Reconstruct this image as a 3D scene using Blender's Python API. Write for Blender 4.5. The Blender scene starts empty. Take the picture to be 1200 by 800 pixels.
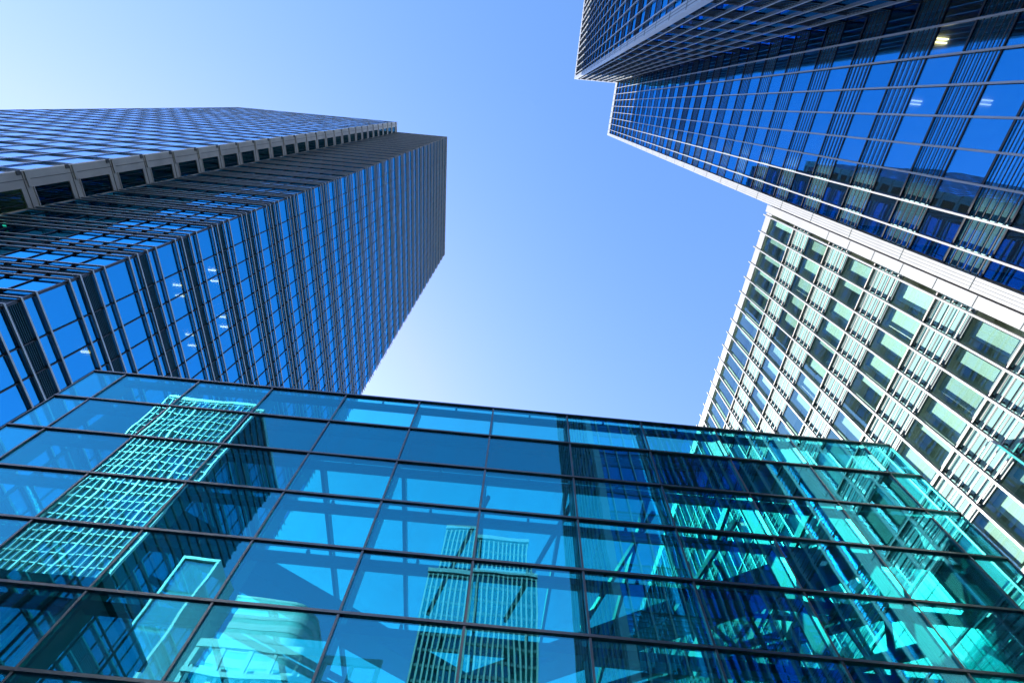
import bpy, math, random
import numpy as np
random.seed(7)
S = bpy.context.scene
COL = S.collection

# ------------------------------------------------------------------ camera
FPX, ZX, ZY = 555.0, 626.0, 122.0            # focal length and zenith point measured on a 1200 px wide frame
dx, dy = ZX - 600.0, 400.0 - ZY
dist = math.hypot(dx, dy)
th = math.atan2(dist, FPX)
roll = math.atan2(dx, dy)
cam = bpy.data.cameras.new('camera'); camo = bpy.data.objects.new('camera', cam); COL.objects.link(camo)
cam.sensor_width = 36.0; cam.sensor_fit = 'HORIZONTAL'; cam.lens = FPX * 36.0 / 1200.0
cam.clip_start = 0.05; cam.clip_end = 6000
from mathutils import Matrix, Vector
camo.matrix_world = Matrix.Translation((0, 0, 1.6)) @ Matrix.Rotation(math.pi - th, 4, 'X') @ Matrix.Identity(4)
# look direction (0, sin th, cos th): rotation about X by (pi - th) maps -Z onto it
camo.matrix_world = camo.matrix_world @ Matrix.Rotation(roll, 4, 'Z')
S.camera = camo

# ------------------------------------------------------------------ sky and sun
SUN = Vector((-1.0, 0.985, 0.98)).normalized()
el = math.asin(SUN.z); az = math.atan2(SUN.x, SUN.y)
W = bpy.data.worlds.new('World'); S.world = W; W.use_nodes = True
nt = W.node_tree; bg = nt.nodes['Background']
sky = nt.nodes.new('ShaderNodeTexSky'); sky.sky_type = 'NISHITA'; sky.sun_disc = False
sky.sun_elevation = el; sky.sun_rotation = az
sky.altitude = 0; sky.air_density = 1.5; sky.dust_density = 0.3; sky.ozone_density = 10.0
# sky tone: the red channel falls off faster away from the sun than in the model, as in the photograph
sp = nt.nodes.new('ShaderNodeSeparateColor'); cb = nt.nodes.new('ShaderNodeCombineColor')
def wm(op, a, b):
    n = nt.nodes.new('ShaderNodeMath'); n.operation = op
    for k, v in enumerate((a, b)):
        if isinstance(v, (int, float)): n.inputs[k].default_value = v
        else: nt.links.new(v, n.inputs[k])
    return n.outputs[0]
nt.links.new(sky.outputs[0], sp.inputs[0])
red = wm('MULTIPLY', wm('POWER', sp.outputs[0], 1.5), 1.55)
red = wm('MINIMUM', red, wm('MULTIPLY', sp.outputs[1], 0.74))
nt.links.new(red, cb.inputs[0]); nt.links.new(sp.outputs[1], cb.inputs[1]); nt.links.new(sp.outputs[2], cb.inputs[2])
nt.links.new(cb.outputs[0], bg.inputs[0]); bg.inputs[1].default_value = 0.10
sl = bpy.data.lights.new('sun', 'SUN'); slo = bpy.data.objects.new('sun', sl); COL.objects.link(slo)
sl.energy = 3.3; sl.angle = math.radians(0.5); sl.color = (1.0, 0.95, 0.87)
slo.rotation_euler = SUN.to_track_quat('Z', 'Y').to_euler()
S.view_settings.view_transform = 'Standard'; S.view_settings.look = 'None'
S.view_settings.gamma = 1; S.view_settings.use_curve_mapping = False
S.view_settings.exposure = 1.95
S.cycles.transparent_max_bounces = 32; S.cycles.max_bounces = 10; S.cycles.glossy_bounces = 6
S.cycles.transmission_bounces = 8; S.cycles.caustics_reflective = False; S.cycles.caustics_refractive = False
S.cycles.sample_clamp_indirect = 6.0

# ------------------------------------------------------------------ materials
def nodes(name):
    m = bpy.data.materials.new(name); m.use_nodes = True
    return m, m.node_tree, m.node_tree.nodes['Principled BSDF']

def matte(name, col, rough=0.5, metal=0.0, var=0.12, scale=1.5, bump=0.0, ior=1.5):
    """painted / stone / metal surface with broad tonal variation and fine grain"""
    m, t, b = nodes(name)
    b.inputs['Roughness'].default_value = rough; b.inputs['Metallic'].default_value = metal; b.inputs['IOR'].default_value = ior
    tc = t.nodes.new('ShaderNodeTexCoord')
    n1 = t.nodes.new('ShaderNodeTexNoise'); n1.inputs['Scale'].default_value = scale; n1.inputs['Detail'].default_value = 6
    t.links.new(tc.outputs['Object'], n1.inputs['Vector'])
    mr = t.nodes.new('ShaderNodeMapRange'); mr.inputs[1].default_value = 0.3; mr.inputs[2].default_value = 0.7
    mr.inputs[3].default_value = 1 - var; mr.inputs[4].default_value = 1 + var
    t.links.new(n1.outputs[0], mr.inputs[0])
    mx = t.nodes.new('ShaderNodeMix'); mx.data_type = 'RGBA'; mx.blend_type = 'MULTIPLY'; mx.inputs[0].default_value = 1
    mx.inputs[6].default_value = (*col, 1); t.links.new(mr.outputs[0], mx.inputs[7])
    t.links.new(mx.outputs[2], b.inputs['Base Color'])
    if bump:
        n2 = t.nodes.new('ShaderNodeTexNoise'); n2.inputs['Scale'].default_value = 25
        t.links.new(tc.outputs['Object'], n2.inputs['Vector'])
        bp = t.nodes.new('ShaderNodeBump'); bp.inputs['Strength'].default_value = bump; bp.inputs['Distance'].default_value = 0.01
        t.links.new(n2.outputs[0], bp.inputs['Height']); t.links.new(bp.outputs[0], b.inputs['Normal'])
    return m

def tinted(m, col):
    m.node_tree.nodes['Principled BSDF'].inputs['Specular Tint'].default_value = (*col, 1); return m

def glass(name, T, R, f0, rough=0.0, wave=0.0, wscale=0.4, dirt=0.0):
    """coated architectural glass: tinted see-through part plus a tinted mirror part that grows at grazing angles"""
    m = bpy.data.materials.new(name); m.use_nodes = True; t = m.node_tree
    for n in list(t.nodes): t.nodes.remove(n)
    out = t.nodes.new('ShaderNodeOutputMaterial')
    tr = t.nodes.new('ShaderNodeBsdfTransparent'); tr.inputs[0].default_value = (*T, 1)
    gl = t.nodes.new('ShaderNodeBsdfGlossy'); gl.inputs['Color'].default_value = (*R, 1); gl.inputs['Roughness'].default_value = rough
    lw = t.nodes.new('ShaderNodeLayerWeight'); lw.inputs[0].default_value = 0.5
    pw = t.nodes.new('ShaderNodeMath'); pw.operation = 'POWER'; pw.inputs[1].default_value = 4.0
    t.links.new(lw.outputs['Facing'], pw.inputs[0])
    ma = t.nodes.new('ShaderNodeMath'); ma.operation = 'MULTIPLY_ADD'; ma.inputs[1].default_value = 1 - f0; ma.inputs[2].default_value = f0
    t.links.new(pw.outputs[0], ma.inputs[0])
    mix = t.nodes.new('ShaderNodeMixShader')
    oi2 = t.nodes.new('ShaderNodeObjectInfo'); vr = t.nodes.new('ShaderNodeMapRange'); vr.inputs[3].default_value = 0.90; vr.inputs[4].default_value = 1.06
    t.links.new(oi2.outputs['Random'], vr.inputs[0])
    hv = t.nodes.new('ShaderNodeHueSaturation'); hv.inputs['Color'].default_value = (*T, 1); t.links.new(vr.outputs[0], hv.inputs['Value'])
    t.links.new(hv.outputs[0], tr.inputs[0])
    t.links.new(ma.outputs[0], mix.inputs[0]); t.links.new(tr.outputs[0], mix.inputs[1]); t.links.new(gl.outputs[0], mix.inputs[2])
    tc = t.nodes.new('ShaderNodeTexCoord'); oi = t.nodes.new('ShaderNodeObjectInfo')
    sc = t.nodes.new('ShaderNodeMath'); sc.operation = 'MULTIPLY'; sc.inputs[1].default_value = 57.0
    t.links.new(oi.outputs['Random'], sc.inputs[0])
    ad = t.nodes.new('ShaderNodeVectorMath'); ad.operation = 'ADD'
    t.links.new(tc.outputs['Object'], ad.inputs[0]); t.links.new(sc.outputs[0], ad.inputs[1])
    if wave:
        n = t.nodes.new('ShaderNodeTexNoise'); n.inputs['Scale'].default_value = wscale; n.inputs['Detail'].default_value = 1.5
        t.links.new(ad.outputs[0], n.inputs['Vector'])
        bp = t.nodes.new('ShaderNodeBump'); bp.inputs['Strength'].default_value = 1.0; bp.inputs['Distance'].default_value = wave
        t.links.new(n.outputs[0], bp.inputs['Height']); t.links.new(bp.outputs[0], gl.inputs['Normal'])
    last = mix
    if dirt:
        df = t.nodes.new('ShaderNodeBsdfDiffuse'); df.inputs[0].default_value = (0.5, 0.55, 0.55, 1)
        n = t.nodes.new('ShaderNodeTexNoise'); n.inputs['Scale'].default_value = 1.3; n.inputs['Detail'].default_value = 8
        mp = t.nodes.new('ShaderNodeMapping'); mp.inputs['Scale'].default_value = (1.0, 1.0, 0.15)
        t.links.new(ad.outputs[0], mp.inputs[0]); t.links.new(mp.outputs[0], n.inputs['Vector'])
        mr = t.nodes.new('ShaderNodeMapRange'); mr.inputs[1].default_value = 0.45; mr.inputs[2].default_value = 0.8
        mr.inputs[3].default_value = 0.0; mr.inputs[4].default_value = dirt
        t.links.new(n.outputs[0], mr.inputs[0])
        last = t.nodes.new('ShaderNodeMixShader'); t.links.new(mr.outputs[0], last.inputs[0])
        t.links.new(mix.outputs[0], last.inputs[1]); t.links.new(df.outputs[0], last.inputs[2])
    t.links.new(last.outputs[0], out.inputs[0])
    return m

def emit(name, col, s):
    m, t, b = nodes(name)
    b.inputs['Base Color'].default_value = (0.8, 0.8, 0.8, 1)
    b.inputs['Emission Color'].default_value = (*col, 1); b.inputs['Emission Strength'].default_value = s
    return m

M = dict(
    atrium_glass=glass('atrium_glass', (0.28, 0.86, 0.84), (0.16, 0.80, 1.0), 0.24, wave=0.006, wscale=0.42, dirt=0.05),
    roof_glass=glass('roof_glass', (0.44, 0.88, 0.88), (0.7, 0.9, 1.0), 0.05, dirt=0.04),
    blue_glass=glass('blue_glass', (0.60, 0.72, 0.70), (0.06, 0.60, 1.0), 0.60, wave=0.004, wscale=0.5),
    blue_glass_deep=glass('blue_glass_deep', (0.80, 0.89, 0.91), (0.04, 0.49, 0.98), 0.33, wave=0.004, wscale=0.5),
    side_glass=glass('side_glass', (0.30, 0.60, 0.70), (0.50, 0.78, 1.0), 0.70, wave=0.004, wscale=0.5),
    clear_glass=glass('clear_glass', (0.84, 0.96, 0.92), (0.40, 0.70, 0.85), 0.13, wave=0.004, wscale=0.5),
    dark_glass=glass('dark_glass', (0.30, 0.55, 0.52), (0.25, 0.58, 0.65), 0.18, wave=0.003),
    pale_glass=glass('pale_glass', (0.90, 0.96, 0.96), (0.6, 0.85, 0.95), 0.20, wave=0.004),
    dark_metal=matte('dark_metal', (0.035, 0.04, 0.045), 0.35, 0.3),
    fin_metal=matte('fin_metal', (0.40, 0.365, 0.33), 0.4, 0.2, 0.15, 0.6),
    fin_edge=matte('fin_edge', (0.50, 0.49, 0.47), 0.35, 0.4, 0.1),
    silver=matte('silver', (0.46, 0.46, 0.46), 0.3, 0.2, 0.06, 0.8),
    white_metal=matte('white_metal', (0.78, 0.78, 0.76), 0.35, 0.0, 0.05, 0.8),
    rod_metal=matte('rod_metal', (0.66, 0.58, 0.54), 0.4, 0.0, 0.06),
    steel=matte('steel', (0.07, 0.095, 0.10), 0.45, 0.0, 0.08),
    steel_dark=matte('steel_dark', (0.10, 0.13, 0.14), 0.45, 0.0, 0.1),
    concrete=matte('concrete', (0.56, 0.52, 0.475), 0.8, 0.0, 0.14, 0.5, 0.2),
    concrete_dark=matte('concrete_dark', (0.12, 0.12, 0.12), 0.8, 0.0, 0.15, 0.5),
    slab=matte('slab', (0.62, 0.61, 0.57), 0.8, 0.0, 0.1),
    core=matte('core', (0.10, 0.10, 0.09), 0.8, 0.0, 0.3, 0.25),
    spandrel=matte('spandrel', (0.46, 0.70, 0.66), 0.3, 0.0, 0.08, 0.7),
    louver_teal=matte('louver_teal', (0.03, 0.14, 0.21), 0.3, 0.1, 0.1),
    core_olive=matte('core_olive', (0.55, 0.58, 0.47), 0.8, 0.0, 0.3, 0.3),
    blind=matte('blind', (0.66, 0.73, 0.67), 0.7, 0.0, 0.06, 1.0),
    stone=matte('stone', (0.55, 0.53, 0.49), 0.8, 0.0, 0.1, 0.4),
    paving=matte('paving', (0.15, 0.145, 0.14), 0.85, 0.0, 0.15, 0.6, 0.2),
    asphalt=matte('asphalt', (0.05, 0.05, 0.052), 0.9, 0.0, 0.2, 0.8, 0.3),
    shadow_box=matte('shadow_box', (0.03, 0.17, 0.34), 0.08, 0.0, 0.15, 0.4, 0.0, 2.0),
    rod_dark=matte('rod_dark', (0.06, 0.06, 0.065), 0.4, 0.0, 0.1),
    alu_blue=matte('alu_blue', (0.72, 0.75, 0.80), 0.22, 0.9, 0.1, 0.6),
    anodised=matte('anodised', (0.22, 0.21, 0.21), 0.3, 0.85, 0.1),
    ceramic_deep=matte('ceramic_deep', (0.08, 0.23, 0.28), 0.06, 0.0, 0.08, 0.7, 0.0, 3.2),
    ceramic=matte('ceramic', (0.28, 0.50, 0.47), 0.06, 0.0, 0.08, 0.7, 0.0, 2.1),
    fascia=matte('fascia', (0.05, 0.06, 0.065), 0.4, 0.0, 0.15, 0.5),
    lamp=emit('lamp', (1.0, 0.78, 0.36), 2.6),
    lamp_white=emit('lamp_white', (0.85, 0.95, 1.0), 0.45),
    lamp_green=emit('lamp_green', (0.02, 0.9, 0.35), 1.2),
)

tinted(M['ceramic_deep'], (0.06, 0.5, 1.0)); tinted(M['shadow_box'], (0.1, 0.55, 1.0))

# ------------------------------------------------------------------ mesh helpers
class MB:
    def __init__(s): s.v = []; s.f = []; s.mi = []; s.ms = []
    def _m(s, m):
        if m not in s.ms: s.ms.append(m)
        return s.ms.index(m)
    def hexa(s, p, m):
        b = len(s.v); s.v += [tuple(q) for q in p]; k = s._m(m)
        for f in ((0, 3, 2, 1), (4, 5, 6, 7), (0, 1, 5, 4), (1, 2, 6, 5), (2, 3, 7, 6), (3, 0, 4, 7)):
            s.f.append(tuple(b + i for i in f)); s.mi.append(k)
    def box(s, x0, x1, y0, y1, z0, z1, m):
        if x0 > x1: x0, x1 = x1, x0
        if y0 > y1: y0, y1 = y1, y0
        if z0 > z1: z0, z1 = z1, z0
        s.hexa([(x0, y0, z0), (x1, y0, z0), (x1, y1, z0), (x0, y1, z0), (x0, y0, z1), (x1, y0, z1), (x1, y1, z1), (x0, y1, z1)], m); return s
    def pane(s, ax, d, a0, a1, z0, z1, t, m, jit=0.004):
        """glass sheet in plane ax=d, thickness t outwards-symmetric, corners jittered like real panes"""
        j = [random.uniform(-jit, jit) for _ in range(3)]; j.append(j[0] + j[2] - j[1])
        c = [(a0, z0), (a1, z0), (a1, z1), (a0, z1)]
        lo = []; hi = []
        for (a, z), q in zip(c, j):
            for L, o in ((lo, -t / 2), (hi, t / 2)):
                L.append((d + q + o, a, z) if ax == 'x' else (a, d + q + o, z))
        P = lo + hi
        s.hexa(P, m)
        return s
    def bar(s, p, q, w, h, m):
        """rectangular bar from p to q, w wide, h tall"""
        p = Vector(p); q = Vector(q); d = (q - p).normalized()
        up = Vector((0, 0, 1)) if abs(d.z) < 0.95 else Vector((0, 1, 0))
        sd = d.cross(up).normalized(); u = sd.cross(d).normalized()
        P = []
        for o in (p, q):
            for a, b in ((-1, -1), (1, -1), (1, 1), (-1, 1)): P.append(o + sd * a * w / 2 + u * b * h / 2)
        s.hexa(P, m); return s
    def tube(s, p, q, r, m, n=8):
        p = Vector(p); q = Vector(q); d = (q - p).normalized()
        up = Vector((0, 0, 1)) if abs(d.z) < 0.95 else Vector((0, 1, 0))
        a = d.cross(up).normalized(); b = a.cross(d).normalized(); o = len(s.v); k = s._m(m)
        for c in (p, q):
            for i in range(n):
                t = 2 * math.pi * i / n; s.v.append(tuple(c + a * r * math.cos(t) + b * r * math.sin(t)))
        for i in range(n):
            j = (i + 1) % n; s.f.append((o + i, o + j, o + n + j, o + n + i)); s.mi.append(k)
        s.f.append(tuple(o + i for i in range(n))[::-1]); s.mi.append(k)
        s.f.append(tuple(o + n + i for i in range(n))); s.mi.append(k)
        return s
    def build(s, name, parent=None, kind=None, label=None):
        me = bpy.data.meshes.new(name); me.from_pydata(s.v, [], s.f)
        for m in s.ms: me.materials.append(M[m])
        me.polygons.foreach_set('material_index', s.mi)
        import bmesh
        bm = bmesh.new(); bm.from_mesh(me); bmesh.ops.recalc_face_normals(bm, faces=bm.faces[:]); bm.to_mesh(me); bm.free()
        me.update()
        o = bpy.data.objects.new(name, me); COL.objects.link(o)
        if parent:
            o.parent = parent; g = Vector()
            q = parent
            while q: g += q.location; q = q.parent
            o.location = -g                      # meshes are written in world metres
        if kind: o['kind'] = kind
        if label: o['label'] = label
        return o

def thing(name, label, cat, loc, group=None):
    o = bpy.data.objects.new(name, None); COL.objects.link(o); o.location = loc; o.empty_display_size = 0.5
    o['label'] = label; o['category'] = cat
    if group: o['group'] = group
    return o

# projection used only to rank repeated parts by how large they show
u2 = np.array([dx, -dy]) / dist; r2 = np.array([-u2[1], u2[0]])
fwv = np.array([0, math.sin(th), math.cos(th)]); uiv = np.array([0, -math.cos(th), math.sin(th)])
def shown(pts):
    xs = []
    for P in pts:
        v = np.array(P, float) - np.array([0, 0, 1.6]); z = v @ fwv
        if z < 0.5: return 0.0
        xs.append(np.array([600, 400.]) + FPX * ((v @ uiv) / z * u2 + v[0] / z * r2))
    xs = np.array(xs); c = xs.mean(0)
    if not (-10 < c[0] < 1210 and -10 < c[1] < 810): return 0.0
    if c[1] > 430 + 0.096 * (c[0] - 120) and 60 < c[0] < 1060: return 0.0   # behind the atrium
    x, y = xs[:, 0], xs[:, 1]
    return 0.5 * abs(np.dot(x, np.roll(y, 1)) - np.dot(y, np.roll(x, 1)))
def split_parts(items, limit=100):
    """items: (area, payload); returns the ones built as parts and the ones merged"""
    it = sorted(items, key=lambda a: -a[0])
    big = [p for a, p in it[:limit] if a > 0]; n = len(big)
    return big, [p for a, p in it[n:]]
def rect(ax, d, a0, a1, z0, z1):
    return [(d, a0, z0), (d, a1, z0), (d, a1, z1), (d, a0, z1)] if ax == 'x' else [(a0, d, z0), (a1, d, z0), (a1, d, z1), (a0, d, z1)]

# ------------------------------------------------------------------ ground
b = MB(); b.box(-2500, 2500, -2500, 2500, -1.0, -0.05, 'paving'); g = b.build('ground'); g['kind'] = 'structure'
b = MB(); b.box(-200, 200, -14, -3, -0.04, -0.03, 'asphalt'); g = b.build('road'); g['kind'] = 'structure'
b = MB()
b.box(-200, 200, -2.98, 11.9, -0.045, 0.1, 'paving'); g = b.build('plaza'); g['kind'] = 'structure'

# ================================================================== LEFT TOWER
LT = thing('dark_glass_tower', 'tall dark tower wrapped in horizontal sunshade fins with a notched grey corner on the left', 'tower', (-50, 25, 0))
LX, LYN, LYF, LH = -22.9, 9.95, 43.3, 141.7        # fin-tip planes and height
GX, GY = LX - 0.18, LYN + 0.18                      # glass planes
NX = -36.65; SY = 7.42; WX = -80.0                  # notch corner, side facade plane, far end
PITCH, Z0 = 4.0, 3.78
nfl = int((LH - 1.5 - Z0) / PITCH)
ztop = Z0 + nfl * PITCH
# core and slabs
b = MB(); b.box(WX + 3, GX - 4.5, GY + 4.5, LYF - 4.5, 0, LH - 1, 'core'); b.build('core', LT)
b = MB()
for k in range(nfl + 1):
    z = Z0 + k * PITCH
    b.box(NX + 0.3, GX - 0.15, GY + 0.15, LYF - 0.5, z + 0.5, z + 1.9, 'slab')
    b.box(WX + 0.5, NX - 0.5, SY + 0.6, LYF - 0.5, z + 0.7, z + 1.6, 'slab')
b.build('floor_slab', LT, kind='stuff')
# windows and spandrels
ys = [GY + 0.02] + [12.19 + 1.55 * i for i in range(-1, 21) if GY + 0.6 < 12.19 + 1.55 * i < LYF - 0.8] + [LYF - 0.3]
xs = [GX - 0.02 - i * (GX - NX) / 9 for i in range(10)]
wi = []
for k in range(-1, nfl):
    z0, z1 = Z0 + k * PITCH + 2.2, Z0 + (k + 1) * PITCH
    for a, c in zip(ys, ys[1:]): wi.append((shown(rect('x', GX, a, c, z0, z1)), ('x', GX, a + .03, c - .03, z0 + .03, z1 - .03)))
    for a, c in zip(xs, xs[1:]): wi.append((shown(rect('y', GY, a, c, z0, z1)), ('y', GY, c + .03, a - .03, z0 + .03, z1 - .03)))
big, rest = split_parts(wi)
for p in big: MB().pane(*p, 0.03, 'blue_glass').build('window', LT)
b = MB()
for p in rest: b.pane(*p, 0.03, 'blue_glass')
b.build('window', LT, kind='stuff')
for k in range(nfl + 1):
    b = MB(); z = Z0 + k * PITCH
    for (o0, o1, mt) in ((0.03, 0.63, 'blue_glass'), (1.49, 2.17, 'blue_glass')):
        for a, c in zip(ys, ys[1:]): b.pane('x', GX, a + .03, c - .03, z + o0, z + o1, 0.03, mt)
        for a, c in zip(xs, xs[1:]): b.pane('y', GY, c + .03, a - .03, z + o0, z + o1, 0.03, mt)
    b.box(GX - .11, GX - .06, GY + .1, LYF - .3, z + .0, z + 2.2, 'louver_teal')
    b.box(NX + .2, GX - .12, GY + .06, GY + .11, z + .0, z + 2.2, 'louver_teal')
    for i in range(8):                                # louvre blades of the middle strip
        zz = z + 0.69 + i * 0.095
        b.hexa([(GX - .05, GY, zz), (GX + .03, GY, zz - .03), (GX + .03, LYF - .3, zz - .03), (GX - .05, LYF - .3, zz),
                (GX - .05, GY, zz + .02), (GX + .03, GY, zz - .01), (GX + .03, LYF - .3, zz - .01), (GX - .05, LYF - .3, zz + .02)], 'louver_teal')
        b.box(NX, GX - .06, GY - .03, GY + .03, zz - .02, zz + .01, 'louver_teal')
    b.build('spandrel_band', LT)
# mullions
b = MB()
for a in ys[1:-1]: b.box(GX - 0.05, GX + 0.07, a - .03, a + .03, 0, ztop + 2.2, 'dark_metal')
for a in xs[1:-1]: b.box(a - .03, a + .03, GY - .07, GY + .05, 0, ztop + 2.2, 'dark_metal')
b.box(GX - .08, GX + .05, GY - .05, GY + .08, 0, ztop + 2.2, 'dark_metal')
b.build('mullion_grid', LT)
# sunshade fins that wrap the corner
fins = []
for k in range(nfl + 1):
    for o in (0, .66, 1.46, 2.2):
        z = Z0 + k * PITCH + o
        c = shown([(LX, LYN, z), (LX, LYF, z), (GX, LYF, z), (GX, GY, z)]) + shown([(LX, LYN, z), (NX, LYN, z), (NX, GY, z), (LX, GY, z)])
        fins.append((c, z))
def fin(b, z):
    t = 0.022
    b.box(GX + .075, LX - .035, LYN + .035, LYF, z - t, z + t, 'fin_metal')
    b.box(NX + .05, GX + .075, LYN + .035, GY - .075, z - t, z + t, 'fin_metal')
    b.box(LX - .035, LX, LYN, LYF, z - t - .02, z + t + .02, 'fin_edge')
    b.box(NX + .05, LX - .035, LYN, LYN + .035, z - t - .02, z + t + .02, 'fin_edge')
    for a in xs[1:-1]: b.box(a - .02, a + .02, LYN + .05, GY - .07, z - .14, z - t, 'dark_metal')
    for a in ys[1:-1]: b.box(GX + .07, LX - .05, a - .02, a + .02, z - .11, z - t, 'dark_metal')
big, rest = split_parts(fins)
for z in big: b = MB(); fin(b, z); b.build('sunshade_fin', LT)
b = MB()
for z in rest: fin(b, z)
b.build('sunshade_fin', LT, kind='stuff')
# far end and roof
b = MB()
b.box(NX, GX - .1, LYF - .28, LYF, 0, ztop + 2.2, 'concrete_dark')
b.box(WX, NX, LYF - .28, LYF, 0, ztop + 2.2, 'concrete_dark'); b.box(WX, WX + .3, SY + .5, LYF - .3, 0, ztop + 2.2, 'concrete_dark')
b.build('rear_wall', LT)
b = MB()
b.box(NX - 0.02, LX - .1, LYN + .1, LYF - .02, ztop + 2.24, LH, 'fin_metal')
b.box(WX, NX - 0.04, SY + .05, LYF - .02, ztop + 2.24, LH, 'concrete')
b.build('roof', LT)
# notched corner of grey panels, one window per floor
b = MB()
Hs = ztop + 2.2
b.box(NX - .35, NX, SY + .02, 8.60, 0, Hs, 'concrete')
b.box(NX - .35, NX, 10.05, GY + .3, 0, Hs, 'concrete')
for k in range(-1, nfl + 1):
    z = Z0 + k * PITCH + 0.15
    b.box(NX - .35, NX - .004, 8.60, 10.05, max(z, 0), z + .95, 'concrete')
    b.box(NX, NX + .03, SY + .02, 10.1, z + .36, z + .40, 'concrete_dark')     # panel joint
    b.box(NX, NX + .10, SY + .0, 8.55, z + .55, z + .80, 'concrete')           # rib at each storey
    b.box(NX, NX + .06, 8.55, 10.15, z + .90, z + .97, 'concrete')
    b.box(NX, NX + .06, SY - .06, SY + .25, z + .0, z + .3, 'concrete_dark')
b.box(NX, NX + .025, 8.0, 8.03, 0, Hs, 'concrete_dark')
b.build('corner_wall', LT)
for k in range(nfl):
    z = Z0 + k * PITCH + 1.10
    b = MB(); b.pane('x', NX - .12, 8.62, 10.03, z, z + 3.05, .03, 'dark_glass'); w = b.build('corner_window', LT)
    f = MB()
    for yy in (8.95, 9.7): f.box(NX - .16, NX - .06, yy - .02, yy + .02, z, z + 3.05, 'dark_metal')
    f.build('frame', w)
# side facade beyond the notch: piers, sills and blue glass in deep bays
NB = 15; bw = (NX - WX) / NB
for i in range(NB + 1):
    x = NX - i * bw
    if i == 0: continue
    b = MB(); b.box(x - .06, x + .06, SY + .04, SY + .5, 0, Hs, 'alu_blue'); b.build('pier', LT)
b = MB(); gz = []
for k in range(-1, nfl + 1):
    z = Z0 + k * PITCH
    for i in range(NB):
        x1, x0 = NX - i * bw - .102, NX - (i + 1) * bw + .102
        if i == 0: x1 = NX - .36
        b.box(x0, x1, SY + .22, SY + .5, max(0, z + .2), z + 1.33, 'shadow_box')
        b.box(x0, x1, SY + .02, SY + .21, z + 1.34, z + 1.42, 'alu_blue')
        gz.append((0, ('y', SY + .13, x0, x1, z + 1.43, z + PITCH + .2)))
b.build('sill_band', LT, kind='stuff')
b = MB()
for _, p in gz: b.pane(*p, .03, 'side_glass', 0.012)
b.build('window', LT, kind='stuff')
# lit ceiling lamps behind the glass
for (y, z) in ((13.6, 34.8), (14.5, 34.8), (13.4, 30.3), (14.2, 30.3), (17.6, 34.3), (18.5, 34.3), (17.3, 30.2), (18.2, 30.2), (12.6, 82.8), (14.0, 82.8), (40.0, 78.0), (40.0, 82.0), (14.5, 22.3)):
    zz = Z0 + round((z - Z0) / PITCH) * PITCH + .46
    MB().box(GX - 1.1, GX - .5, y, y + .10, zz - .05, zz, 'lamp').build('ceiling_lamp', LT)
for k in (7,):
    z = Z0 + k * PITCH + 1.1
    MB().box(NX - .9, NX - .8, 8.9, 9.6, z + 1.6, z + 1.75, 'lamp').build('ceiling_lamp', LT)

# ================================================================== RIGHT TOWER
RT = thing('stepped_glass_tower', 'tall stepped tower with thin white vertical fins and blue glass, its top catching the sun', 'tower', (22, -10, 0))
RX, RAX, RBY, RYE, RYB, RH = 18.6, 8.83, -5.95, 5.32, -24.0, 127.0
D = 0.20                                            # fin depth
FP = 4.19; S0, S1 = 25.0 - 4.19 * 6, 27.03 - 4.19 * 6   # spandrel start / end at floor 0 (-0.14 .. 1.89)
nr = int((RH - 1.0) / FP)
cx, ax_, by = RX + D, RAX + D, RBY - D              # glass planes
b = MB()
b.box(cx + 4, 40, -20, 1.5, 0, RH - 2, 'core'); b.box(ax_ + 4, cx + 4, -20, by - 4, 0, RH - 2, 'core'); b.build('core', RT)
b = MB()
for k in range(nr + 1):
    z = S0 + k * FP
    b.box(cx + .12, 42, by - .0, RYE - .7, z + .55, z + 1.9, 'slab'); b.box(ax_ + .12, 42, RYB + .4, by - .12, z + .55, z + 1.9, 'slab')
b.build('floor_slab', RT, kind='stuff')
fy = [3.97 - 1.26 * i for i in range(8)]            # fins on the large face
fx = [ax_ + 0.95 + 1.26 * i for i in range(8) if ax_ + .95 + 1.26 * i < RX - .3]
fa = [RBY - 1.1 - 1.26 * i for i in range(14) if RBY - 1.1 - 1.26 * i > RYB + .5]
def fin_v(ax, p, z0, z1, plane, out):
    b = MB()
    if ax == 'x':
        b.box(plane + .06 * 0, out, p - .025, p + .025, z0, z1, 'silver'); b.box(out, out - .05, p - .042, p + .042, z0, z1, 'silver')
    else:
        b.box(p - .025, p + .025, plane, out, z0, z1, 'silver'); b.box(p - .05, p + .05, out, out + .05, z0, z1, 'silver')
    return b
RC_ = 2.4
for p in fy: fin_v('x', p, 0, RH + RC_ + .4, cx - .02, RX + .05).build('vertical_fin', RT)
for p in fa: fin_v('x', p, 0, RH + RC_ + .4, ax_ - .02, RAX + .05).build('vertical_fin', RT)
for p in fx: fin_v('y', p, 0, RH + RC_ + .4, by + .02, RBY - .05).build('vertical_fin', RT)
bc = [4.75] + fy + [RBY - D]; ba = [RBY - 0.62] + fa + [RYB]; bb = [RAX + .62] + fx + [cx]
wi = []
def jitter_pane(ax, d, a, c, z0, z1): return (ax, d, min(a, c) + .05, max(a, c) - .05, z0 + .04, z1 - .04)
faces = (('x', cx, bc, RX), ('x', ax_, ba, RAX), ('y', by, bb, RBY))
for k in range(-1, nr):
    z0, z1 = S1 + k * FP, S0 + (k + 1) * FP
    for ax, d, L, o in faces:
        for a, c in zip(L, L[1:]):
            if z1 > 0.5: wi.append((shown(rect(ax, d, a, c, z0, z1)), jitter_pane(ax, d, a, c, max(z0, 0), z1)))
big, rest = split_parts(wi)
for p in big: MB().pane(*p, .03, 'blue_glass_deep').build('window', RT)
b = MB()
for p in rest: b.pane(*p, .03, 'blue_glass_deep')
b.build('window', RT, kind='stuff')
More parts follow.
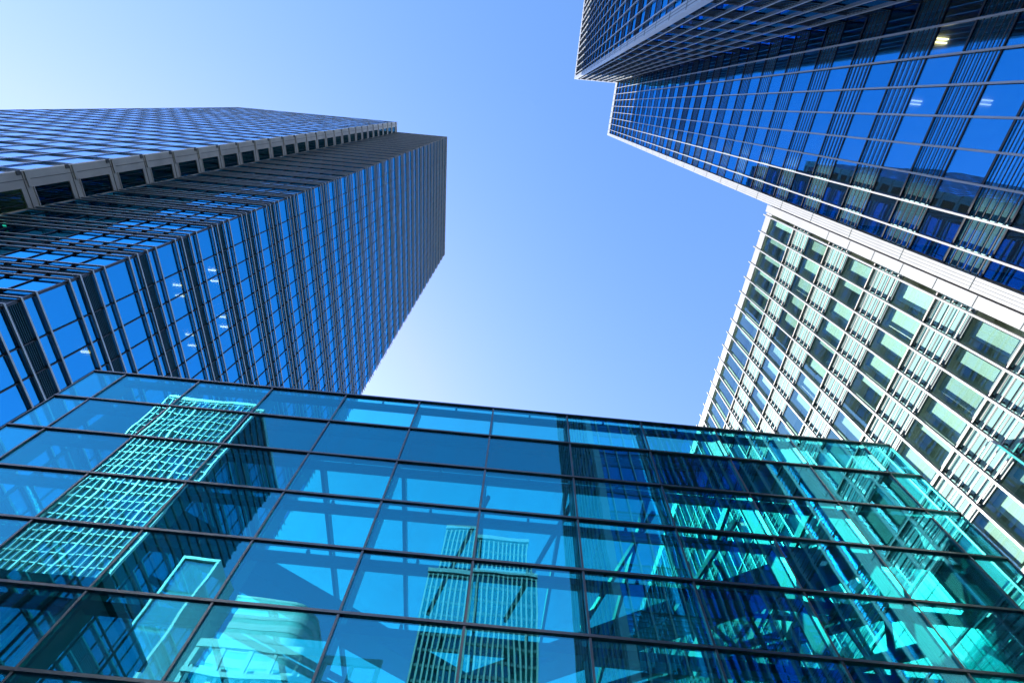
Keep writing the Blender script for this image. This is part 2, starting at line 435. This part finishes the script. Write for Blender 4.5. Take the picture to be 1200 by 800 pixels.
for k in range(nr + 1):
    z0, z1 = S0 + k * FP, S1 + k * FP
    if z1 < .3: continue
    if z1 > RH - .4: z1 = RH - .4
    for ax, d, L, o in faces:
        b = MB(); lo, hi = min(L), max(L)
        for a, c in zip(L, L[1:]): b.pane(ax, d, min(a, c) + .05, max(a, c) - .05, z0 + .02, z1 - .02, .02, 'blue_glass_deep')
        n = 6
        for i in range(n):                          # horizontal louvre rods
            zz = z0 + .12 + (z1 - z0 - .24) * i / (n - 1); w = .016 if 0 < i < n - 1 else .025
            if ax == 'x':
                b.box(d - .105, d - .07, lo, hi, zz - w, zz + w, 'rod_dark')
                b.box(d + .05, d + .08, lo, hi, z0, z1, 'spandrel') if i == 0 else None
            else:
                b.box(lo, hi, d + .07, d + .105, zz - w, zz + w, 'rod_dark')
                b.box(lo, hi, d - .08, d - .05, z0, z1, 'spandrel') if i == 0 else None
        for zz in (z0 - .02, z1 - .02):             # dark transoms at the window heads and sills
            if ax == 'x': b.box(d - .05, d + .06, lo, hi, zz - .04, zz + .04, 'dark_metal')
            else: b.box(lo, hi, d - .06, d + .05, zz - .04, zz + .04, 'dark_metal')
        b.build('louver_band', RT)
# corner columns, parapet, roof, back walls
b = MB(); b.box(RX - .02, RX + .6, 4.77, RYE, 0, RH + RC_, 'silver')
for q in (.14, .28, .42): b.box(RX - .026, RX - .02, 4.77 + q - .006, 4.77 + q + .006, 0, RH, 'steel_dark')
for k in range(nr): b.box(RX - .035, RX - .02, 4.78, RYE - .01, S0 + k * FP, S0 + k * FP + .03, 'steel_dark')
b.build('corner_column', RT)
b = MB(); b.box(RAX + .02, RAX + .60, RBY - .58, RBY - .02, 0, RH + RC_, 'silver')
for k in range(nr): b.box(RAX, RAX + .02, RBY - .57, RBY - .03, S0 + k * FP, S0 + k * FP + .05, 'steel_dark')
for q in (.2, .4): b.box(RAX, RAX + .02, RBY - q - .015, RBY - q + .015, 0, RH, 'steel')
b.build('corner_column', RT)
b = MB()
b.box(cx - .2, cx + .2, RBY - .3, 4.74, RH - .39, RH + RC_, 'silver'); b.box(ax_ - .2, ax_ + .2, RYB, RBY - .62, RH - .39, RH + RC_, 'silver')
b.box(RAX + .62, cx - .21, by - .2, by + .2, RH - .39, RH + RC_, 'silver'); b.build('parapet', RT)
b = MB()
b.box(cx + .21, 43, by + .01, RYE - .01, RH - .6, RH - .2, 'concrete'); b.box(ax_ + .21, 43, RYB + .02, by - .21, RH - .6, RH - .2, 'concrete'); b.build('roof', RT)
b = MB()
b.box(RX + .62, 43, RYE - .6, RYE - .3, 0, RH - .62, 'core'); b.box(43.02, 43.4, RYB, RYE, 0, RH - .2, 'concrete')
b.box(ax_ - .1, 43, RYB - .3, RYB - .005, 0, RH - .2, 'concrete'); b.build('rear_wall', RT)
for k in range(nr + 1):                             # end facade above the lower block
    z0, z1 = max(.1, S0 + k * FP), min(S1 + k * FP, RH - .7)
    b = MB(); b.box(RX + .62, 42.9, RYE - .28, RYE - .05, z0, z1, 'ceramic_deep')
    for i in range(12): b.pane('y', RYE - .15, RX + .64 + 1.85 * i, RX + .64 + 1.85 * (i + 1) - .06, z1 + .02, min(z1 + 2.1, RH - .65), .03, 'blue_glass_deep')
    b.build('end_facade_band', RT)
for (y, z, m) in ((-4.5, 29.4, 'lamp'), (-1.8, 29.4, 'lamp_white'), (-1.8, 25.0, 'lamp_white'), (1.0, 20.9, 'lamp_white')):
    zz = S0 + round((z - S0) / FP) * FP + .53
    for q in (0, .16): MB().box(cx + .4, cx + 1.0, y + q, y + q + .05, zz - .05, zz, m).build('ceiling_lamp', RT)

# ================================================================== MID-RISE BLOCK (sunlit)
LB = thing('white_office_block', 'lower sunlit office block with dense white fins and pale blinds beside the stepped tower', 'office block', (25, 30, 0))
BX, BY0, BY1, BH = 18.6, 5.40, 57.0, 39.5
bx = BX + D
BP = 4.32; Q0, Q1 = 24.62 - BP * 5, 26.60 - BP * 5
nb = int((BH - Q1) / BP)
fb = [6.17 + 1.265 * i for i in range(int((BY1 - 6.3) / 1.265))]
b = MB(); b.box(bx + 1.3, bx + 1.5, 6, BY1 - 1, 0, BH - 1, 'core_olive'); b.build('core', LB)
b = MB()
for k in range(nb + 1):
    z = Q0 + k * BP; b.box(bx + .35, bx + 1.29, 6.0, BY1 - .5, z + .3, z + 1.8, 'slab')
b.build('floor_slab', LB, kind='stuff')
for p in fb: fin_v('x', p, 0, BH + .35, bx - .02, BX + .05).build('vertical_fin', LB)
wi = []
for k in range(-1, nb):
    z0, z1 = max(0.3, Q1 + k * BP), Q0 + (k + 1) * BP
    for a, c in zip(fb, fb[1:]):
        r = random.Random(round(a * 100) * 1000 + k)
        wi.append((shown(rect('x', bx, a, c, z0, z1)), (a + .05, c - .05, z0 + .04, z1 - .04, r.random(), r.random())))
z0, z1 = Q1 + nb * BP, BH - .9
for a, c in zip(fb, fb[1:]):
    if z1 - z0 > 1: wi.append((shown(rect('x', bx, a, c, z0, z1)), (a + .05, c - .05, z0 + .04, z1 - .04, .9, .5)))
def blind(b, p):
    a, c, z0, z1, r, q = p
    if r < .12: return False
    if r < .75:                                       # sheet covering part of the opening, frame line below it
        b.box(bx + .22, bx + .24, a + .12 + .1 * q, c - .12 - .35 * q, z0 + .35, z1 - .05, 'blind')
    else:
        b.box(bx + .22, bx + .24, a + .05, a + .30 + .3 * q, z0 + .3, z1 - .05, 'blind')
    return True
def lb_win(b, p):
    a, c, z0, z1, r, q = p
    b.pane('x', bx, a, c, z0, z1, .03, 'clear_glass')
    b.box(bx + .06, bx + .12, a, c, z0 + .08, z0 + .16, 'white_metal')
big, rest = split_parts(wi)
for p in big:
    b = MB(); lb_win(b, p); w = b.build('window', LB)
    q = MB()
    if blind(q, p): q.build('blind', w)
b = MB(); q = MB()
for p in rest: lb_win(b, p); blind(q, p)
b.build('window', LB, kind='stuff'); q.build('blind', LB, kind='stuff')
for k in range(nb + 1):
    z0, z1 = max(.1, Q0 + k * BP), Q1 + k * BP
    b = MB()
    b.box(bx + .04, bx + .10, 5.95, BY1 - .4, z0, z1, 'ceramic')
    for i in range(5):
        zz = z0 + .08 + (z1 - z0 - .16) * i / 4; w = .018 if 0 < i < 4 else .028
        b.box(bx - .15, bx - .115, 5.98, BY1 - .4, zz - w, zz + w, 'rod_metal')
        for p in fb: b.box(bx - .12, bx + .04, p - .13, p - .08, zz - .04, zz + .04, 'dark_metal')
    for i in range(7): zz = z0 + (z1 - z0) * (i + .5) / 7; b.box(bx + .03, bx + .04, 5.95, BY1 - .4, zz - .03, zz + .03, 'steel')
    for zz in (z0 - .03, z1 + .03): b.box(bx - .06, bx + .05, 5.95, BY1 - .4, zz - .05, zz + .05, 'steel_dark')
    b.build('louver_band', LB)
b = MB(); b.box(BX - .02, BX + .6, 5.40, 5.90, 0, BH + .15, 'silver')
for k in range(nb * 2): b.box(BX - .035, BX - .02, 5.41, 5.89, Q0 + k * BP / 2, Q0 + k * BP / 2 + .03, 'steel_dark')
b.build('corner_panel', LB)
b = MB(); b.box(bx - .15, bx + .3, 5.95, BY1 - .4, BH - .85, BH, 'silver'); b.build('parapet', LB)
b = MB(); b.box(bx + .32, 42, 5.95, BY1 - .4, BH - .6, BH - .2, 'concrete'); b.build('roof', LB)
b = MB(); b.box(bx, 42, BY1 - .39, BY1, 0, BH, 'concrete'); b.box(42.02, 42.3, 5.4, BY1, 0, BH, 'concrete'); b.build('rear_wall', LB)
b = MB(); b.box(BX - .30, BX - .10, 16.0, 24.0, 8.0, 16.0, 'silver')  # added pale panel, stands in for the white glare seen through the atrium
for i in range(16): b.box(BX - .312, BX - .30, 16.1 + .5 * i, 16.13 + .5 * i, 8.1, 15.9, 'steel_dark')
for i in range(9): b.box(BX - .31, BX - .30, 16.0, 24.0, 8.4 + .85 * i, 8.44 + .85 * i, 'steel_dark')
b.build('glare_panel', LB)
for (y, z) in ((8.9, 22.4),):
    for q in range(4): MB().box(bx + .30, bx + .32, y + (q % 2) * .1, y + .06 + (q % 2) * .1, z + q * .12, z + q * .12 + .05, 'lamp_green').build('indicator_lamp', LB)

# ================================================================== ATRIUM
AT = thing('glass_atrium', 'large teal glass atrium with a dark grid of mullions and steel trusses inside', 'atrium', (-0.6, 22, 0))
AY = 12.0; AZ = 18.75; RP = 1.925; NROW = 9
mx = [-16.62 + 3.217 * i for i in range(11)]
ax = [-18.04] + mx + [16.85]
az_ = [AZ - RP * i for i in range(NROW + 1)]
low = MB()
for r in range(NROW):
    for a, c in zip(ax, ax[1:]):
        if r < 7: MB().pane('y', AY, a + .02, c - .02, az_[r + 1] + .02, az_[r] - .02, .03, 'atrium_glass', 0.014).build('glass_pane', AT)
        else: low.pane('y', AY, a + .02, c - .02, az_[r + 1] + .02, az_[r] - .02, .03, 'atrium_glass', 0.014)
low.build('glass_pane', AT, kind='stuff')
for a in mx: MB().box(a - .03, a + .03, AY - .06, AY + .10, 0.1, AZ, 'anodised').build('mullion', AT)
for i, z in enumerate(az_): MB().box(ax[0], ax[-1], AY - .085, AY + .12, z - .035, z + .035, 'anodised').build('transom', AT)
for e in (ax[0], ax[-1]): MB().box(e - .02, e + .02, AY - .05, AY + .05, 0.1, AZ - .04, 'anodised').build('edge_trim', AT)
# steel frame just behind the glass
for a in mx: MB().box(a - .06, a + .06, AY + .17, AY + .72, 0.1, AZ - .1, 'steel').build('column', AT)
for z in az_[:-1]:
    b = MB()
    for a, c in zip(mx, mx[1:]): b.box(a + .065, c - .065, AY + .17, AY + .42, z - .36, z - .14, 'steel')
    b.build('frame_beam', AT)
br = []
for r in range(8):
    for a, c in zip(mx, mx[1:]): MB().box((a + c) / 2 - .04, (a + c) / 2 + .04, AY + .12, AY + .30, az_[r] - .14, az_[r] - .04, 'steel_dark').build('bracket', AT)
# roof edge
MB().box(mx[0], mx[-1], AY + 1.0, AY + 1.25, 15.95, 18.05, 'fascia').build('roof_fascia', AT)
RY1 = 34.0; RZ = 16.0
b = MB(); n = 8
ry = [AY + 1.3 + i * (RY1 - AY - 1.3) / n for i in range(n + 1)]
rz = lambda y: RZ - (y - 13.3) * 0.035
for i in range(n):
    for a, c in zip(mx, mx[1:]):
        y0, y1 = ry[i] + .02, ry[i + 1] - .02; MZ = .03
        b = b if i or a != mx[0] else MB()
        b.hexa([(a + .03, y0, rz(y0)), (c - .03, y0, rz(y0)), (c - .03, y1, rz(y1)), (a + .03, y1, rz(y1)),
                (a + .03, y0, rz(y0) + MZ), (c - .03, y0, rz(y0) + MZ), (c - .03, y1, rz(y1) + MZ), (a + .03, y1, rz(y1) + MZ)], 'roof_glass')
b.build('roof_glazing', AT)
for a in mx[1:-1]:
    for q in (a, ): MB().bar((q, ry[0], rz(ry[0]) - .2), (q, RY1, rz(RY1) - .2), .14, .3, 'steel').build('rafter', AT)
for y in ry[2::2]: MB().box(mx[0], mx[-1], y - .07, y + .07, rz(y) - .56, rz(y) - .36, 'steel').build('purlin', AT)
# big raking girders that meet in a V below the roof, with slender paired braces
MB().bar((-13.2, 16.0, 14.6), (3.2, 28.4, 14.2), 1.5, .8, 'steel').build('girder', AT)
MB().bar((15.4, 12.9, 14.6), (-3.0, 27.0, 14.2), 1.3, .8, 'steel').build('girder', AT)
for (p, q) in (((-13.5, 18.0, 13.6), (-2, 27.5, 13.6)), ((-13.5, 18.9, 13.6), (-2, 28.4, 13.6)), ((14.8, 15.4, 13.6), (1, 26, 13.6)), ((14.8, 16.3, 13.6), (1, 26.9, 13.6)),
               ((15.2, 20.0, 13.4), (6, 29, 13.4)), ((15.2, 20.8, 13.4), (6, 29.8, 13.4))):
    MB().bar(p, q, .16, .22, 'steel').build('brace', AT)
for a in mx[5:]:
    MB().bar((a + .2, 13.7, 15.3), (a - 1.9, 19.2, 14.0), .13, .18, 'steel').build('brace', AT)
for (p, q) in (((9.5, 14.5, 9.0), (14.6, 18.5, 13.6)), ((14.9, 14.4, 11.5), (11.0, 21.0, 13.0))):
    MB().bar(p, q, .26, .34, 'steel').build('truss_member', AT)
# tree columns on the right, dark core and lit boxes
for (x, y) in ((10.9, 17.5), (14.2, 17.0), (12.4, 22.5)):
    b = MB(); b.tube((x, y, 0), (x, y, 11.2), .22, 'steel', 12)
    for (ex, ey) in ((-1.7, -1.4), (1.6, -1.4), (-1.7, 1.8), (1.6, 1.8)):
        b.bar((x, y, 11.0), (x + ex, y + ey, rz(y + ey) - .55), .16, .22, 'steel')
    b.bar((x - 1.2, y - .95, 13.4), (x + 1.1, y - .95, 13.4), .1, .14, 'steel')
    b.build('tree_column', AT)
MB().box(12.5, 15.4, AY + 1.3, AY + 2.6, 15.35, 15.6, 'fascia').build('roof_panel', AT)
MB().box(-15.5, -12.0, 26.0, 31.0, 0, 13.0, 'steel_dark').build('lift_core', AT)
for (x, y, z) in ((11.6, 16.2, 13.2), (8.8, 19.2, 13.2)):
    b = MB(); b.box(x, x + 1.1, y, y + .16, z, z + .9, 'white_metal'); b.box(x + .94, x + 1.1, y + .16, y + 1.3, z, z + .9, 'white_metal'); b.box(x, x + .16, y + .16, y + 1.3, z, z + .9, 'white_metal')
    b.build('vent_hood', AT)
# side and rear glazing
for sx in (mx[0], mx[-1]):
    b = MB()
    for i in range(n):
        for r in range(8): b.pane('x', sx, ry[i] + .03, ry[i + 1] - .03, 0.2 + 1.93 * r, 0.2 + 1.93 * (r + 1) - .06, .03, 'roof_glass')
    b.build('side_glazing', AT)
    b = MB()
    for y in ry: b.box(sx - .05, sx + .05, y - .04, y + .04, .1, rz(y) - .02, 'steel_dark')
    for r in range(1, 8): b.box(sx - .04, sx + .04, ry[0], RY1, .2 + 1.93 * r - .06, .2 + 1.93 * r, 'steel_dark')
    b.build('side_frame', AT)
b = MB()
for a, c in zip(mx, mx[1:]):
    for r in range(7): b.pane('y', RY1, a + .05, c - .05, .2 + 2.1 * r, .2 + 2.1 * (r + 1) - .06, .03, 'roof_glass')
b.build('rear_glazing', AT)
b = MB(); b.box(mx[0] + .1, mx[-1] - .1, AY + .3, RY1 - .1, 0.02, .12, 'paving'); b.build('floor', AT)

# ================================================================== BUILDINGS BEHIND THE CAMERA, SEEN AS REFLECTIONS IN THE ATRIUM GLASS
# pale sunlit tower
T1 = thing('pale_office_tower', 'pale sunlit tower with a white window grid reflected in the left of the atrium glass', 'tower', (-78, -70, 0))
x0, x1, y0, y1, h = -91.0, -65.8, -86.0, -56.0, 104.8
MB().box(x0 + .6, x1 - .6, y0 + .6, y1 - .6, 0, h - .5, 'blind').build('wall', T1)
b = MB()
nxw, nzw = 16, 44
for i in range(nxw):
    for k in range(nzw):
        a = x0 + .3 + (x1 - x0 - .6) * i / nxw; c = x0 + .3 + (x1 - x0 - .6) * (i + 1) / nxw
        z0, z1 = h * k / nzw + .3, h * (k + 1) / nzw - .1
        b.pane('y', y1 - .4, a, c, z0, z1, .03, 'pale_glass', .02)
b.build('window', T1, kind='stuff')
b = MB()
for j in range(14):
    for k in range(nzw):
        b.pane('x', x1 - .4, y0 + .3 + (y1 - y0 - .6) * j / 14, y0 + .3 + (y1 - y0 - .6) * (j + 1) / 14, h * k / nzw + .3, h * (k + 1) / nzw - .1, .03, 'dark_glass', .02)
b.build('side_window', T1, kind='stuff')
for i in range(nxw + 1):
    a = x0 + .3 + (x1 - x0 - .6) * i / nxw; w = .17 if i % 4 == 0 else .06
    MB().box(a - w, a + w, y1 - .55, y1 + .1, 0, h, 'white_metal').build('pier', T1)
b = MB()
for k in range(nzw + 1): z = h * k / nzw; b.box(x0, x1, y1 - .5, y1 - .1, z - .06, z + .12, 'white_metal'); b.box(x1 - .6, x1 - .2, y0, y1 - .6, z - .2, z + .25, 'steel')
b.build('floor_band', T1)
MB().box(x0, x1, y0, y1 + .15, h + .3, h + 1.2, 'white_metal').build('roof', T1)
# dark mid-rise in front of it
T2 = thing('dark_midrise_block', 'low dark shaded block reflected at the bottom left of the atrium glass', 'office block', (-46, -22, 0))
x0, x1, y0, y1, h = -64.0, -33.5, -30.0, -16.0, 27.2
MB().box(x0 + .5, x1 - .5, y0, y1 - .5, 0, h, 'concrete_dark').build('wall', T2)
b = MB()
for i in range(16):
    for k in range(8):
        a = x0 + .4 + (x1 - x0 - .8) * i / 16; c = a + (x1 - x0 - .8) / 16
        b.pane('y', y1 - .3, a + .1, c - .1, h * k / 8 + .4, h * (k + 1) / 8 - .5, .03, 'dark_glass', .02)
b.build('window', T2, kind='stuff')
for i in range(17):
    a = x0 + .4 + (x1 - x0 - .8) * i / 16
    MB().box(a - .1, a + .1, y1 - .5, y1 + .1, 0, h + .2, 'steel_dark').build('pier', T2)
MB().box(x0, x1, y0 - .2, y1 + .15, h + .22, h + 1.0, 'steel_dark').build('roof', T2)
# slim glass tower with pale frame
T3 = thing('slim_framed_tower', 'slim glass tower in a pale frame reflected at the lower left of the atrium glass', 'tower', (-53, -61, 0))
x0, x1, y0, y1, h = -56.2, -49.7, -66.0, -56.0, 59.0
MB().box(x0 + .5, x1 - .5, y0, y1 - .6, 0, h - .6, 'ceramic').build('wall', T3)
for k in range(9):
    z = h * k / 9; b = MB()
    for i in range(4): b.pane('y', y1 - .4, x0 + .55 + 1.36 * i, x0 + .55 + 1.36 * i + 1.3, z + .2, z + h / 9 - .4, .03, 'pale_glass', .015)
    b.build('window', T3)
b = MB(); b.box(x0, x0 + .45, y0, y1, 0, h, 'white_metal'); b.box(x1 - .45, x1, y0, y1, 0, h, 'white_metal'); b.box(x0 + .45, x1 - .45, y0, y1, h - .5, h, 'white_metal'); b.build('frame', T3)
# tall tower with pale vertical piers
T4 = thing('pale_pier_tower', 'tall tower of pale vertical piers reflected at the lower middle of the atrium glass', 'tower', (-1, -100, 0))
def pier_tower(x0, x1, yb, yf, z0, z1, parent, npier, nfl_):
    MB().box(x0 + .4, x1 - .4, yb, yf - .6, z0, z1, 'louver_teal').build('wall', parent)
    b = MB()
    for i in range(npier):
        for k in range(nfl_):
            a = x0 + .3 + (x1 - x0 - .6) * i / npier; c = x0 + .3 + (x1 - x0 - .6) * (i + 1) / npier
            b.pane('y', yf - .45, a, c, z0 + (z1 - z0) * k / nfl_ + .5, z0 + (z1 - z0) * (k + 1) / nfl_ - .5, .03, 'dark_glass', .02)
    b.build('window', parent, kind='stuff')
    for i in range(npier + 1):
        a = x0 + .3 + (x1 - x0 - .6) * i / npier
        MB().box(a - .2, a + .2, yf - .6, yf, z0, z1, 'fin_metal').build('pier', parent)
    b = MB()
    for k in range(nfl_ + 1): z = z0 + (z1 - z0) * k / nfl_; b.box(x0, x1, yf - .55, yf - .25, z - .32, z + .32, 'steel')
    b.build('floor_band', parent)
    MB().box(x0 - .1, x1 + .1, yb, yf + .1, z1 + .46, z1 + 1.5, 'fin_edge').build('roof', parent)
pier_tower(-16.3, 12.0, -112, -86, 0, 83.0, T4, 22, 24)
pier_tower(-14.0, 10.9, -110, -87.5, 84.6, 95.0, T4, 20, 3)
# round pavilion with a canopy
T5 = thing('striped_pavilion', 'pale striped building with a white framed canopy reflected at the bottom of the atrium glass', 'pavilion', (-34, -58, 0))
b = MB()
prof = [(-41.0, -52.0)] + [(-31.5 + 3.0 * math.sin(t), -55.0 + 3.0 * math.cos(t)) for t in [math.pi / 2 * i / 8 for i in range(9)]] + [(-28.5, -63.0), (-41.0, -63.0)]
def prism(b, pts, z0, z1, m):
    o = len(b.v); n = len(pts); k = b._m(m)
    for z in (z0, z1): b.v += [(x, y, z) for x, y in pts]
    for i in range(n): j = (i + 1) % n; b.f.append((o + i, o + j, o + n + j, o + n + i)); b.mi.append(k)
    b.f.append(tuple(o + i for i in range(n))[::-1]); b.mi.append(k); b.f.append(tuple(o + n + i for i in range(n))); b.mi.append(k)
inner = [(x * .99 - .35, y * .995 - .3) for x, y in prof]
for k in range(28): prism(b, prof, 1.75 * k, 1.75 * k + 1.0, 'white_metal'); prism(b, inner, 1.75 * k + 1.0, 1.75 * k + 1.75, 'spandrel')
b.build('wall', T5)
b = MB(); prism(b, prof, 49.02, 49.4, 'white_metal'); b.build('roof', T5)
b = MB(); b.box(-40, -14.5, -51.5, -47.0, 37.0, 37.4, 'white_metal')
for i in range(8): x = -40 + 25.5 * i / 7; b.bar((x, -46.2, 28.0), (x, -46.2, 39.2), .6, .4, 'white_metal')
b.box(-40.3, -14.2, -46.5, -45.9, 39.22, 40.3, 'white_metal'); b.box(-40.2, -14.3, -45.95, -45.6, 35.8, 36.4, 'white_metal'); b.build('canopy', T5)
MB().box(-41, -14.5, -51.8, -47.1, 0, 36.9, 'louver_teal').build('podium', T5)
